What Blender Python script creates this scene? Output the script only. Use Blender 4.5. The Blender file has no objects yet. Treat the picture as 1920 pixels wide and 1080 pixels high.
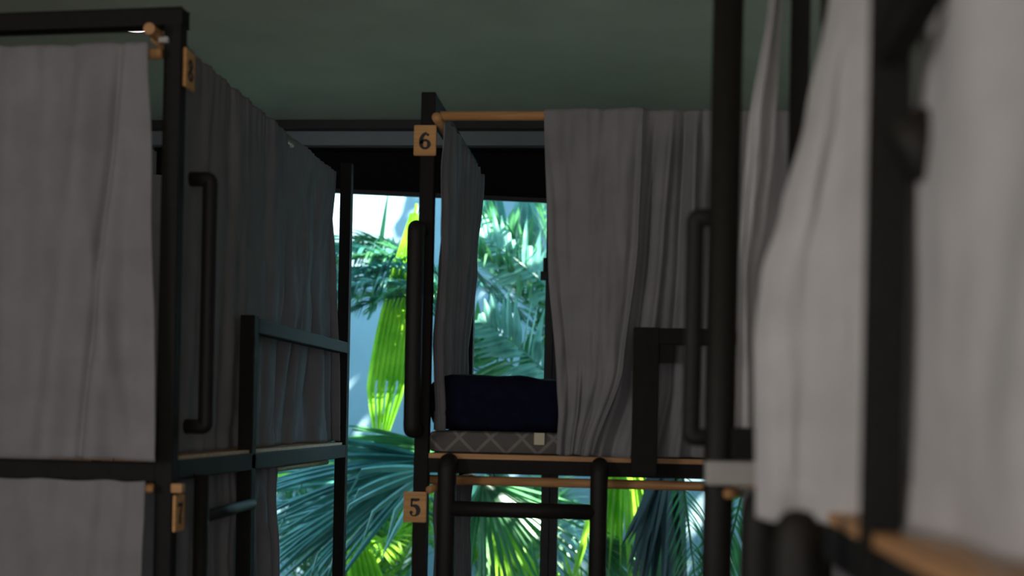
import bpy, bmesh, math, random
from mathutils import Vector, Matrix, noise
random.seed(11)
S = bpy.context.scene
C = S.collection

# ------------------------------------------------------------ camera
F, YAW, ROLL, CZ = 2400.0, math.radians(5.36), math.radians(1.2), 1.62
cd = bpy.data.cameras.new('camera'); cam = bpy.data.objects.new('camera', cd); C.objects.link(cam)
cd.sensor_width = 36; cd.lens = 45.0; cd.shift_y = 0.125; cd.clip_start = 0.02
_r = Vector((math.cos(YAW), math.sin(YAW), 0)); _f = Vector((-math.sin(YAW), math.cos(YAW), 0)); _u = Vector((0, 0, 1))
_c, _s = math.cos(ROLL), math.sin(ROLL)
R_ = _c*_r + _s*_u; U_ = -_s*_r + _c*_u; B_ = -_f
cam.matrix_world = Matrix(((R_.x, U_.x, B_.x, 0), (R_.y, U_.y, B_.y, 0), (R_.z, U_.z, B_.z, CZ), (0, 0, 0, 1)))
cd.dof.use_dof = True; cd.dof.focus_distance = 5.0; cd.dof.aperture_fstop = 1.8
S.camera = cam

# ------------------------------------------------------------ world, sun, room light, exposure
w = bpy.data.worlds.new('sky'); S.world = w; w.use_nodes = True
nt = w.node_tree; bg = nt.nodes['Background']
tc = nt.nodes.new('ShaderNodeTexCoord'); sx = nt.nodes.new('ShaderNodeSeparateXYZ'); rp = nt.nodes.new('ShaderNodeValToRGB')
nt.links.new(tc.outputs['Generated'], sx.inputs[0]); nt.links.new(sx.outputs['Z'], rp.inputs[0]); nt.links.new(rp.outputs[0], bg.inputs[0])
rp.color_ramp.elements[0].color = (0.55, 0.85, 1.0, 1); rp.color_ramp.elements[1].color = (0.22, 0.58, 1.0, 1)
bg.inputs[1].default_value = 4.2
sd = bpy.data.lights.new('sun', 'SUN'); sun = bpy.data.objects.new('sun', sd); C.objects.link(sun)
sd.energy = 48.0; sd.angle = math.radians(0.6); sd.color = (1.0, 0.95, 0.84)
SUN = Vector((-0.50, 0.42, -0.76)).normalized()       # travelling direction of the sunlight
sun.rotation_euler = SUN.to_track_quat('-Z', 'Y').to_euler()

def area(name, loc, sx_, sy_, energy, col, target):
    d = bpy.data.lights.new(name, 'AREA'); o = bpy.data.objects.new(name, d); C.objects.link(o)
    d.shape = 'RECTANGLE'; d.size = sx_; d.size_y = sy_; d.energy = energy; d.color = col
    o.location = loc; o.rotation_euler = (Vector(target)-Vector(loc)).to_track_quat('-Z', 'Y').to_euler()
    return o
area('back_fill_light', (0.35, -2.8, 1.7), 2.2, 1.5, 50.0, (1.0, 0.95, 0.92), (-0.5, 4, 1.9))  # added fill light behind the camera, not a known window
area('side_fill_light', (-3.2, -0.6, 1.9), 1.5, 1.1, 48.0, (1.0, 0.95, 0.92), (0.4, -0.3, 1.9))  # added fill to brighten the right curtains; the left wall has no window
S.view_settings.view_transform = 'Standard'; S.view_settings.look = 'None'
S.view_settings.exposure = 0.0; S.view_settings.gamma = 1.0; S.view_settings.use_curve_mapping = False

# ------------------------------------------------------------ measuring: point of the room at depth Y seen at photo pixel (px, py)
def P(px, py, d):
    xc = (px-960)/F; yc = (780-py)/F
    x = xc*_c - yc*_s; y = yc*_c + xc*_s
    v = Vector((x*math.cos(YAW)-math.sin(YAW), x*math.sin(YAW)+math.cos(YAW), y))
    return v*(d/v.y) + Vector((0, 0, CZ))

# ------------------------------------------------------------ materials
def new_mat(name):
    m = bpy.data.materials.new(name); m.use_nodes = True
    return m, m.node_tree, m.node_tree.nodes['Principled BSDF'], m.node_tree.nodes['Material Output']
def plain(name, col, rough=0.5, metal=0.0, noise_scale=None, var=0.15, bump=0.0, spec=0.5):
    m, t, b, o = new_mat(name)
    b.inputs['Base Color'].default_value = (*col, 1); b.inputs['Roughness'].default_value = rough; b.inputs['Metallic'].default_value = metal
    b.inputs['Specular IOR Level'].default_value = spec
    if noise_scale:
        tcn = t.nodes.new('ShaderNodeTexCoord'); n = t.nodes.new('ShaderNodeTexNoise'); n.inputs['Scale'].default_value = noise_scale; n.inputs['Detail'].default_value = 6
        t.links.new(tcn.outputs['Object'], n.inputs['Vector'])
        r = t.nodes.new('ShaderNodeValToRGB')
        r.color_ramp.elements[0].position = 0.3; r.color_ramp.elements[1].position = 0.7
        r.color_ramp.elements[0].color = (*[c*(1-var) for c in col], 1); r.color_ramp.elements[1].color = (*[min(1, c*(1+var)) for c in col], 1)
        t.links.new(n.outputs['Fac'], r.inputs[0]); t.links.new(r.outputs[0], b.inputs['Base Color'])
        if bump:
            bp = t.nodes.new('ShaderNodeBump'); bp.inputs['Strength'].default_value = bump; bp.inputs['Distance'].default_value = 0.005
            t.links.new(n.outputs['Fac'], bp.inputs['Height']); t.links.new(bp.outputs[0], b.inputs['Normal'])
    return m
def fabric(name, col, trans=0.25):
    m, t, b, o = new_mat(name)
    b.inputs['Roughness'].default_value = 0.95; b.inputs['Specular IOR Level'].default_value = 0.1
    tcn = t.nodes.new('ShaderNodeTexCoord')
    n = t.nodes.new('ShaderNodeTexNoise'); n.inputs['Scale'].default_value = 9; n.inputs['Detail'].default_value = 8
    n2 = t.nodes.new('ShaderNodeTexNoise'); n2.inputs['Scale'].default_value = 600; n2.inputs['Detail'].default_value = 2
    t.links.new(tcn.outputs['Object'], n.inputs['Vector']); t.links.new(tcn.outputs['Object'], n2.inputs['Vector'])
    r = t.nodes.new('ShaderNodeValToRGB')
    r.color_ramp.elements[0].position = 0.25; r.color_ramp.elements[1].position = 0.75
    r.color_ramp.elements[0].color = (*[c*0.86 for c in col], 1); r.color_ramp.elements[1].color = (*[c*1.1 for c in col], 1)
    t.links.new(n.outputs['Fac'], r.inputs[0]); t.links.new(r.outputs[0], b.inputs['Base Color'])
    bp = t.nodes.new('ShaderNodeBump'); bp.inputs['Strength'].default_value = 0.25; bp.inputs['Distance'].default_value = 0.0015
    t.links.new(n2.outputs['Fac'], bp.inputs['Height']); t.links.new(bp.outputs[0], b.inputs['Normal'])
    tr = t.nodes.new('ShaderNodeBsdfTranslucent'); t.links.new(r.outputs[0], tr.inputs['Color'])
    mx = t.nodes.new('ShaderNodeMixShader'); mx.inputs[0].default_value = trans
    t.links.new(b.outputs[0], mx.inputs[1]); t.links.new(tr.outputs[0], mx.inputs[2]); t.links.new(mx.outputs[0], o.inputs[0])
    return m
def leafmat(name, c0, c1, trans=0.35, rough=0.35):
    m, t, b, o = new_mat(name)
    tcn = t.nodes.new('ShaderNodeTexCoord')
    n = t.nodes.new('ShaderNodeTexNoise'); n.inputs['Scale'].default_value = 7; n.inputs['Detail'].default_value = 5
    mp = t.nodes.new('ShaderNodeMapping'); t.links.new(tcn.outputs['Object'], mp.inputs[0]); t.links.new(mp.outputs[0], n.inputs['Vector'])
    r = t.nodes.new('ShaderNodeValToRGB'); r.color_ramp.elements[0].position = 0.3; r.color_ramp.elements[1].position = 0.7
    r.color_ramp.elements[0].color = (*c0, 1); r.color_ramp.elements[1].color = (*c1, 1)
    t.links.new(n.outputs['Fac'], r.inputs[0]); t.links.new(r.outputs[0], b.inputs['Base Color'])
    b.inputs['Roughness'].default_value = rough
    tr = t.nodes.new('ShaderNodeBsdfTranslucent'); t.links.new(r.outputs[0], tr.inputs['Color'])
    mx = t.nodes.new('ShaderNodeMixShader'); mx.inputs[0].default_value = trans
    t.links.new(b.outputs[0], mx.inputs[1]); t.links.new(tr.outputs[0], mx.inputs[2]); t.links.new(mx.outputs[0], o.inputs[0])
    return m
def woodmat(name, c0, c1):
    m, t, b, o = new_mat(name)
    tcn = t.nodes.new('ShaderNodeTexCoord'); mp = t.nodes.new('ShaderNodeMapping'); mp.inputs['Scale'].default_value = (1, 6, 12)
    n = t.nodes.new('ShaderNodeTexNoise'); n.inputs['Scale'].default_value = 8; n.inputs['Detail'].default_value = 8
    t.links.new(tcn.outputs['Object'], mp.inputs[0]); t.links.new(mp.outputs[0], n.inputs['Vector'])
    r = t.nodes.new('ShaderNodeValToRGB'); r.color_ramp.elements[0].position = 0.3; r.color_ramp.elements[1].position = 0.7
    r.color_ramp.elements[0].color = (*c0, 1); r.color_ramp.elements[1].color = (*c1, 1)
    t.links.new(n.outputs['Fac'], r.inputs[0]); t.links.new(r.outputs[0], b.inputs['Base Color']); b.inputs['Roughness'].default_value = 0.55
    return m
M_METAL = plain('black_powder_coated_metal', (0.011, 0.010, 0.0092), 0.72, 0.0, 60, 0.2, 0.05, 0.22)
M_TUBE = plain('black_tube_metal', (0.013, 0.011, 0.0095), 0.6, 0.0, 60, 0.2, 0.03, 0.3)
M_CURT = fabric('grey_curtain_cloth', (0.30, 0.29, 0.305), 0.2)
M_CURT2 = fabric('pale_grey_curtain_cloth', (0.60, 0.585, 0.595), 0.14)
M_CEIL = plain('grey_green_plaster', (0.60, 0.58, 0.46), 0.9, 0, 3, 0.06, 0.1, 0.1)
M_WALLI = plain('grey_plaster', (0.30, 0.30, 0.29), 0.9, 0, 5, 0.08, 0.1, 0.1)
M_BAND = plain('pale_trim_paint', (0.30, 0.33, 0.35), 0.7, 0, 6, 0.05, 0, 0.2)
M_FLOOR = plain('dark_floor_tile', (0.12, 0.11, 0.10), 0.4, 0, 5, 0.2)
M_BLACK = plain('black_blind_cloth', (0.012, 0.012, 0.015), 0.9, 0, 40, 0.2, 0, 0.1)
M_FRAME = plain('black_window_frame', (0.02, 0.02, 0.024), 0.45, 0, 40, 0.15)
M_WOOD = woodmat('orange_pine', (0.42, 0.20, 0.075), (0.60, 0.32, 0.13))
M_PLATE = woodmat('orange_plate_wood', (0.55, 0.27, 0.08), (0.72, 0.38, 0.13))
M_INK = plain('black_ink', (0.012, 0.010, 0.016), 0.6)
M_NAVY = plain('navy_cloth', (0.0055, 0.0065, 0.019), 0.95, 0, 30, 0.25, 0.2, 0.1)
M_TAG = plain('cream_tag', (0.62, 0.56, 0.42), 0.9)
M_PALEBOX = plain('pale_grey_plastic', (0.42, 0.40, 0.38), 0.6, 0, 20, 0.05)
M_GWALL = plain('pale_garden_wall_render', (0.23, 0.32, 0.37), 0.9, 0, 2.0, 0.10, 0.2, 0.1)
M_SOIL = plain('dark_garden_soil', (0.10, 0.08, 0.05), 0.95, 0, 8, 0.3, 0.5)
M_L_TEAL = leafmat('blue_green_leaf', (0.025, 0.12, 0.095), (0.09, 0.30, 0.24), 0.25, 0.28)
M_L_PALE = leafmat('pale_blue_green_leaf', (0.10, 0.32, 0.24), (0.30, 0.58, 0.48), 0.3, 0.3)
M_L_MID = leafmat('mid_green_leaf', (0.04, 0.17, 0.06), (0.10, 0.32, 0.12), 0.35, 0.3)
M_L_YEL = leafmat('yellow_green_leaf', (0.16, 0.45, 0.02), (0.42, 0.70, 0.06), 0.5, 0.4)
M_L_DARK = leafmat('dark_green_leaf', (0.008, 0.035, 0.035), (0.02, 0.08, 0.07), 0.15, 0.3)
M_L_BLACK = leafmat('near_black_green_leaf', (0.004, 0.016, 0.018), (0.008, 0.035, 0.038), 0.05, 0.6)  # near-black green for the dark palm at the right
M_STEM = plain('green_cane_stem', (0.12, 0.26, 0.10), 0.5, 0, 12, 0.3)
# mattress ticking: dark grey with diagonal diamond quilting
M_MATT, t, b, o = new_mat('quilted_grey_ticking')
tcn = t.nodes.new('ShaderNodeTexCoord'); sp = t.nodes.new('ShaderNodeSeparateXYZ'); t.links.new(tcn.outputs['Object'], sp.inputs[0])
def mth(op, a, bb=None, v=None):
    n = t.nodes.new('ShaderNodeMath'); n.operation = op; t.links.new(a, n.inputs[0])
    if bb is not None: t.links.new(bb, n.inputs[1])
    if v is not None: n.inputs[1].default_value = v
    return n.outputs[0]
a1 = mth('ADD', sp.outputs['X'], sp.outputs['Z']); a2 = mth('SUBTRACT', sp.outputs['X'], sp.outputs['Z'])
l1 = mth('LESS_THAN', mth('FRACT', mth('MULTIPLY', a1, v=10.0)), v=0.14); l2 = mth('LESS_THAN', mth('FRACT', mth('MULTIPLY', a2, v=10.0)), v=0.14)
fine = mth('MULTIPLY', mth('LESS_THAN', mth('FRACT', mth('MULTIPLY', a1, v=150.0)), v=0.4), v=0.35)
tot = mth('MAXIMUM', mth('MULTIPLY', mth('MAXIMUM', l1, l2), v=.42), fine)
mc = t.nodes.new('ShaderNodeMix'); mc.data_type = 'RGBA'; t.links.new(tot, mc.inputs[0])
mc.inputs[6].default_value = (0.06, 0.056, 0.054, 1); mc.inputs[7].default_value = (0.40, 0.37, 0.35, 1)
t.links.new(mc.outputs[2], b.inputs['Base Color']); b.inputs['Roughness'].default_value = 0.95
# clear glass: see-through pane with a faint mirror
M_GLASS = bpy.data.materials.new('clear_glass'); M_GLASS.use_nodes = True; t = M_GLASS.node_tree; t.nodes.clear()
o = t.nodes.new('ShaderNodeOutputMaterial'); tr = t.nodes.new('ShaderNodeBsdfTransparent'); gl = t.nodes.new('ShaderNodeBsdfGlossy'); mx = t.nodes.new('ShaderNodeMixShader'); fr = t.nodes.new('ShaderNodeFresnel')
tr.inputs[0].default_value = (0.93, 0.98, 0.98, 1); gl.inputs['Roughness'].default_value = 0.02; fr.inputs[0].default_value = 1.3
t.links.new(fr.outputs[0], mx.inputs[0]); t.links.new(tr.outputs[0], mx.inputs[1]); t.links.new(gl.outputs[0], mx.inputs[2]); t.links.new(mx.outputs[0], o.inputs[0])
M_LAMP = bpy.data.materials.new('lit_lamp'); M_LAMP.use_nodes = True; b = M_LAMP.node_tree.nodes['Principled BSDF']
b.inputs['Emission Color'].default_value = (1.0, 0.80, 0.88, 1); b.inputs['Emission Strength'].default_value = 6.0

# ------------------------------------------------------------ builders
def thing(name, label, cat, loc, group=None):
    o = bpy.data.objects.new(name, None); C.objects.link(o); o.location = loc; o.empty_display_size = 0.1
    o['label'] = label; o['category'] = cat
    if group: o['group'] = group
    return o
def base_of(o):
    v = Vector((0, 0, 0))
    while o is not None: v += o.location; o = o.parent
    return v
def obj(name, bm, mat, parent=None, smooth=False, label=None):
    """link a bmesh given in room coordinates as ONE object"""
    me = bpy.data.meshes.new(name)
    bmesh.ops.recalc_face_normals(bm, faces=bm.faces)
    bm.to_mesh(me); bm.free()
    for m in (mat if isinstance(mat, list) else [mat]): me.materials.append(m)
    if smooth:
        for p in me.polygons: p.use_smooth = True
    o = bpy.data.objects.new(name, me); C.objects.link(o)
    if parent is not None:
        me.transform(Matrix.Translation(-base_of(parent))); o.parent = parent
    else:
        vs = [v.co for v in me.vertices]
        org = Vector(((min(v.x for v in vs)+max(v.x for v in vs))/2, (min(v.y for v in vs)+max(v.y for v in vs))/2, min(v.z for v in vs)))
        me.transform(Matrix.Translation(-org)); o.location = org
    if label: o['label'] = label
    return o
def tag(o, label, cat, group=None):
    o['label'] = label; o['category'] = cat
    if group: o['group'] = group
    return o
def struct(name, bm, mat, label=None):
    o = obj(name, bm, mat); o['kind'] = 'structure'
    if label: o['label'] = label
    return o
def box(bm, x0, x1, y0, y1, z0, z1, bev=0.0):
    t = bmesh.new(); bmesh.ops.create_cube(t, size=1.0)
    for v in t.verts: v.co = Vector((x0+(v.co.x+.5)*(x1-x0), y0+(v.co.y+.5)*(y1-y0), z0+(v.co.z+.5)*(z1-z0)))
    if bev > 0: bmesh.ops.bevel(t, geom=list(t.edges), offset=bev, segments=2, affect='EDGES', profile=0.6)
    me = bpy.data.meshes.new('tmp'); t.to_mesh(me); t.free(); bm.from_mesh(me); bpy.data.meshes.remove(me)
    return bm
def bx(x0, x1, y0, y1, z0, z1, bev=0.0): return box(bmesh.new(), x0, x1, y0, y1, z0, z1, bev)
def bar(bm, a, b, wd, ht, bev=0.003):
    """square tube from a to b"""
    a = Vector(a); b = Vector(b); d = (b-a); L = d.length; d.normalize()
    ref = Vector((0, 0, 1)) if abs(d.z) < 0.9 else Vector((0, 1, 0))
    s = d.cross(ref).normalized(); u = s.cross(d).normalized()
    t = bmesh.new(); bmesh.ops.create_cube(t, size=1.0)
    for v in t.verts: v.co = a + d*((v.co.x+.5)*L) + s*(v.co.y*wd) + u*(v.co.z*ht)
    if bev: bmesh.ops.bevel(t, geom=list(t.edges), offset=bev, segments=2, affect='EDGES')
    me = bpy.data.meshes.new('tmp'); t.to_mesh(me); t.free(); bm.from_mesh(me); bpy.data.meshes.remove(me)
    return bm
def tube(bm, pts, r, seg=14, cap=True, radii=None):
    pts = [Vector(p) for p in pts]; rings = []; prev = None
    for i, p in enumerate(pts):
        d = ((pts[i+1]-p) if i == 0 else (p-pts[i-1]) if i == len(pts)-1 else (pts[i+1]-pts[i-1])).normalized()
        if prev is None:
            ref = Vector((0, 0, 1)) if abs(d.z) < 0.9 else Vector((0, 1, 0)); s = d.cross(ref).normalized()
        else: s = (prev - d*prev.dot(d)).normalized()
        prev = s; u = s.cross(d); rr = radii[i] if radii else r
        rings.append([bm.verts.new(p + (s*math.cos(2*math.pi*k/seg)+u*math.sin(2*math.pi*k/seg))*rr) for k in range(seg)])
    for i in range(len(rings)-1):
        for k in range(seg): bm.faces.new((rings[i][k], rings[i][(k+1) % seg], rings[i+1][(k+1) % seg], rings[i+1][k]))
    if cap: bm.faces.new(rings[0][::-1]); bm.faces.new(rings[-1])
    return bm
def rounded(pts, r, n=5):
    pts = [Vector(p) for p in pts]; out = [pts[0]]
    for i in range(1, len(pts)-1):
        a, p, c = pts[i-1], pts[i], pts[i+1]; p0 = p+(a-p).normalized()*r; p1 = p+(c-p).normalized()*r
        for k in range(n+1):
            s = k/n; out.append(p0*(1-s)**2 + p*2*s*(1-s) + p1*s*s)
    out.append(pts[-1]); return out
def interp(tab, v):
    """tab: [(v, value), ...] sorted; smooth piecewise"""
    if v <= tab[0][0]: return tab[0][1]
    for (a, x), (b_, y) in zip(tab, tab[1:]):
        if v <= b_:
            s = (v-a)/(b_-a); s = s*s*(3-2*s)*0.5+s*0.5
            return x+(y-x)*s
    return tab[-1][1]

def curtain(name, left, right, z0, z1, label, nrm, folds=(), pleat=(9, 0.006, 0.012), seed=0, mat=None, group=None, gather=0.6, nu=150, nv=90, hem=0.055, thick=0.0016, top_wave=0.002):
    """left/right: [(v, Vector xy)] edge tables, v=0 at the top, 1 at the hem; nrm: direction of the folds;
       folds: (u at top, u at hem, width, depth, v where it starts)"""
    bm = bmesh.new(); nrm = Vector(nrm).normalized(); grid = []
    rnd = random.Random(seed); ph = [rnd.uniform(0, 6.28) for _ in range(8)]
    n, a_top, a_bot = pleat
    lt = [(a, Vector(p)) for a, p in left]; rt = [(a, Vector(p)) for a, p in right]
    for j in range(nv+1):
        v = j/nv; row = []
        L = interp(lt, v); R = interp(rt, v); z = z1+(z0-z1)*v
        for i in range(nu+1):
            u = i/nu
            warp = u + 0.018*math.sin(u*9+ph[0]+v*1.3) + 0.012*math.sin(u*23+ph[1]-v*1.0)
            amp = a_top+(a_bot-a_top)*(v**gather)
            d = amp*(0.7*math.sin(warp*n*6.283+ph[2]) + 0.35*math.sin(warp*n*1.63*6.283+ph[3]+v*1.2) + 0.3*math.sin(warp*n*0.43*6.283+ph[4]))
            d += 0.0022*math.sin(warp*n*3.1*6.283+ph[5])*max(0, 1-v*5)         # gathers at the rod
            for (u0, u1, wd, dp, vs) in folds:
                uc = u0+(u1-u0)*v; k = min(1, max(0, (v-vs)/0.15+0.25)); x = (u-uc)/wd
                d += dp*k*math.exp(-x*x)
            p3 = Vector((L.x+(R.x-L.x)*u, L.y+(R.y-L.y)*u, z))
            nz = noise.noise(Vector((u*3.5+seed, v*3.5, seed*1.7)))
            d += 0.010*nz + 0.004*noise.noise(Vector((u*14, v*9, seed*3.1)))
            hemv = 1-hem/(z1-z0)
            if hem and abs(v-hemv) < 0.006: d -= 0.0022
            zz = z + (top_wave*math.sin(warp*n*6.283*1.0+ph[6]) if j == 0 else 0) + (0.003*math.sin(u*11+ph[7]) if j == nv else 0)
            row.append(bm.verts.new((p3.x+nrm.x*d, p3.y+nrm.y*d, zz)))
        grid.append(row)
    for j in range(nv):
        for i in range(nu): bm.faces.new((grid[j][i], grid[j][i+1], grid[j+1][i+1], grid[j+1][i]))
    o = obj(name, bm, mat or M_CURT, None, True)
    s = o.modifiers.new('cloth_thickness', 'SOLIDIFY'); s.thickness = thick
    return tag(o, label, 'curtain', group)

# numerals: strokes swept with changing width, in a unit box 1 wide, 1.4 high
def stroke(bm, pts, wds, M, depth):
    n = len(pts); a = []; 
    for i in range(n):
        p = Vector(pts[i]+(0,)); q = Vector(pts[min(i+1, n-1)]+(0,)); r = Vector(pts[max(i-1, 0)]+(0,))
        d = (q-r).normalized(); s = Vector((-d.y, d.x, 0)); h = wds[i]/2
        a.append([p+s*h, p-s*h])
    vs = [[bm.verts.new(M @ Vector((c.x, c.y, z))) for c in pr for z in (0, depth)] for pr in a]
    for i in range(n-1):
        A, B = vs[i], vs[i+1]
        bm.faces.new((A[1], B[1], B[3], A[3])); bm.faces.new((A[0], A[2], B[2], B[0])); bm.faces.new((A[0], B[0], B[1], A[1])); bm.faces.new((A[2], A[3], B[3], B[2]))
    bm.faces.new((vs[0][0], vs[0][1], vs[0][3], vs[0][2])); bm.faces.new((vs[-1][0], vs[-1][2], vs[-1][3], vs[-1][1]))
def arc(cx, cy, rx, ry, a0, a1, n=20): return [(cx+rx*math.cos(math.radians(a0+(a1-a0)*i/n)), cy+ry*math.sin(math.radians(a0+(a1-a0)*i/n))) for i in range(n+1)]
def numeral(d, M, depth):
    bm = bmesh.new()
    def ring(cx, cy, rx, ry, w0, w1):
        p = arc(cx, cy, rx, ry, 0, 360, 32); stroke(bm, p, [w0+(w1-w0)*abs(math.sin(math.radians(360*i/32))) for i in range(33)], M, depth)
    if d == 6:
        ring(0.52, 0.42, 0.29, 0.30, 0.30, 0.17)
        p = [(0.24, 0.46)]+arc(0.66, 0.55, 0.46, 0.68, 170, 92, 12); stroke(bm, p, [0.28]*4+[0.28-0.011*i for i in range(len(p)-4)], M, depth)
        p = arc(0.72, 1.12, 0.04, 0.04, 0, 360, 12); stroke(bm, p, [0.12]*13, M, depth)
    if d == 8:
        ring(0.5, 0.36, 0.29, 0.27, 0.30, 0.15); ring(0.5, 1.02, 0.24, 0.25, 0.27, 0.15)
    if d == 5:
        stroke(bm, [(0.20, 1.27), (0.60, 1.25), (0.86, 1.29)], [0.20, 0.22, 0.16], M, depth)
        stroke(bm, [(0.27, 1.30), (0.25, 0.74)], [0.15, 0.14], M, depth)
        p = [(0.24, 0.80)]+arc(0.44, 0.45, 0.33, 0.37, 110, -140, 22); stroke(bm, p, [0.10+0.24*math.sin(math.pi*min(1, i/18)) for i in range(len(p))], M, depth)
        p = arc(0.24, 0.32, 0.06, 0.06, 0, 360, 12); stroke(bm, p, [0.14]*13, M, depth)
    if d == 7:
        stroke(bm, [(0.14, 1.10), (0.18, 1.26), (0.45, 1.22), (0.85, 1.28)], [0.12, 0.22, 0.20, 0.16], M, depth)
        stroke(bm, [(0.82, 1.26), (0.60, 0.90), (0.48, 0.55), (0.46, 0.08)], [0.14, 0.17, 0.24, 0.30], M, depth)
    return bm
def number_plate(parent, digit, c, right, nrm, wd=0.072, ht=0.096):
    right = Vector(right); nrm = Vector(nrm); c = Vector(c); up = Vector((0, 0, 1))
    bm = bmesh.new(); bmesh.ops.create_cube(bm, size=1)
    for v in bm.verts: v.co = c+right*(v.co.x*wd)+up*(v.co.y*ht)+nrm*(v.co.z*0.008)
    bmesh.ops.bevel(bm, geom=list(bm.edges), offset=0.002, segments=2, affect='EDGES')
    pl = obj('number_plate', bm, M_PLATE, parent, False, 'small orange wooden plate with the number %d' % digit)
    s = 0.060/1.4; o0 = c - right*(0.5*s) - up*(0.72*s) + nrm*0.0035
    M = Matrix(((right.x*s, up.x*s, nrm.x*s, o0.x), (right.y*s, up.y*s, nrm.y*s, o0.y), (right.z*s, up.z*s, nrm.z*s, o0.z), (0, 0, 0, 1)))
    obj('numeral', numeral(digit, M, 0.045), M_INK, pl)
    bm = bmesh.new(); tube(bm, [c+up*(ht*0.42)+nrm*0.003, c+up*(ht*0.42)+nrm*0.0055], 0.0022, 8)
    obj('nail', bm, M_PALEBOX, pl)

# ------------------------------------------------------------ palm leaves
def leaflet(bm, base, d, L, wd, droop=0.5, side=None, seg=6, fold=0.25, kink=None, tip=0.05, rnd=random):
    p = Vector(base); d = Vector(d).normalized(); up = Vector((0, 0, 1))
    s = side.normalized() if side is not None else d.cross(up)
    if s.length < 0.05: s = Vector((1, 0, 0))
    s.normalize(); st = L/seg; prev = None
    for i in range(seg+1):
        t_ = i/seg
        wv = wd*(0.35+0.65*min(1, t_*4))*(1-t_**2.2)+wd*tip*(1-t_)
        wv = max(wv, wd*0.04)
        n = s.cross(d).normalized()
        a = bm.verts.new(p-s*wv/2+n*wv*fold); m = bm.verts.new(p); c = bm.verts.new(p+s*wv/2+n*wv*fold)
        if prev: bm.faces.new((prev[0], prev[1], m, a)); bm.faces.new((prev[1], prev[2], c, m))
        prev = (a, m, c)
        dd = droop*st*(0.6+1.2*t_)
        if kink and abs(t_-kink) < 0.5/seg: dd += 1.6
        d = (d+Vector((0, 0, -1))*dd).normalized()
        s = (s-d*s.dot(d)).normalized()
        p = p+d*st
def bez(p0, p1, p2, p3, n):
    out = []
    for i in range(n+1):
        t_ = i/n; out.append(p0*(1-t_)**3+p1*3*t_*(1-t_)**2+p2*3*t_*t_*(1-t_)+p3*t_**3)
    return out
def feather(parent, mat, ctrl, n=34, L=0.42, wd=0.022, droop=1.2, ang=55, spread=None, start=0.18, stem=None, kinks=0.15, seed=0, lift=0.2, label=None):
    """pinnate frond: rachis along 4 control points, leaflets on both sides"""
    rnd = random.Random(seed); pts = bez(*[Vector(c) for c in ctrl], 60)
    bm = bmesh.new(); tube(bm, pts, 0.008, 6, True, [0.011*(1-i/66) for i in range(61)])
    for k in range(n):
        t_ = start+(1-start)*(k+0.5)/n; i = min(59, int(t_*60)); p = pts[i]; d = (pts[i+1]-pts[max(0, i-1)]).normalized()
        s0 = spread.normalized() if spread is not None else d.cross(Vector((0, 0, 1)))
        if s0.length < 0.1: s0 = Vector((1, 0, 0))
        s0 = (s0-d*s0.dot(d)).normalized(); up = s0.cross(d).normalized()
        if up.z < 0: up = -up
        prof = math.sin(math.pi*(0.15+0.8*(k+0.5)/n))**0.6
        for sg in (-1, 1):
            a = math.radians(ang*(1-0.35*t_)+rnd.uniform(-7, 7))
            dr = d*math.cos(a)+s0*sg*math.sin(a)+up*(lift+rnd.uniform(-.12, .12))
            leaflet(bm, p, dr, L*prof*rnd.uniform(.85, 1.1), wd*rnd.uniform(.8, 1.15), droop*rnd.uniform(.7, 1.3), d if rnd.random() < 0.75 else None, 6, 0.2, 0.55 if rnd.random() < kinks else None)
    return obj('frond', bm, mat, parent, False, label)
def fan(parent, mat, hub, axis, nrm, n=26, L=0.8, wd=0.045, a0=-90, a1=90, droop=0.3, seed=0, stalk=None, kinks=0.2, name='fan_leaf', label=None, joined=0.0):
    rnd = random.Random(seed); hub = Vector(hub); axis = Vector(axis).normalized(); nrm = Vector(nrm).normalized(); sd_ = axis.cross(nrm).normalized()
    bm = bmesh.new()
    for k in range(n):
        a = math.radians(a0+(a1-a0)*(k+.5)/n+rnd.uniform(-1.5, 1.5)); d = axis*math.cos(a)+sd_*math.sin(a)
        s = nrm.cross(d); d = d+nrm*rnd.uniform(-.08, .08)
        leaflet(bm, hub+d*0.01, d, L*rnd.uniform(.82, 1.08)*(0.75+0.25*math.cos(a*0.8)), wd*rnd.uniform(.85, 1.1), droop*rnd.uniform(.6, 1.5), s, 9, 0.35, rnd.uniform(.5, .8) if rnd.random() < kinks else None)
    if stalk: tube(bm, bez(hub, hub*0.7+Vector(stalk)*0.3, hub*0.3+Vector(stalk)*0.7-axis*0.1, Vector(stalk), 10), 0.010, 6)
    return obj(name, bm, mat, parent, False, label)
def cane(parent, a, b, r=0.02, name='stem', bend=0.05):
    a = Vector(a); b = Vector(b); bm = bmesh.new()
    pts = bez(a, a+(b-a)*.33+Vector((bend, 0, 0)), a+(b-a)*.66+Vector((bend, 0, 0)), b, 40)
    tube(bm, pts, r, 10, True, [r*(1.12 if i % 5 == 0 else 1.0)*(1.1-0.25*i/40) for i in range(41)])
    return obj(name, bm, M_STEM, parent, True)

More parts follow.
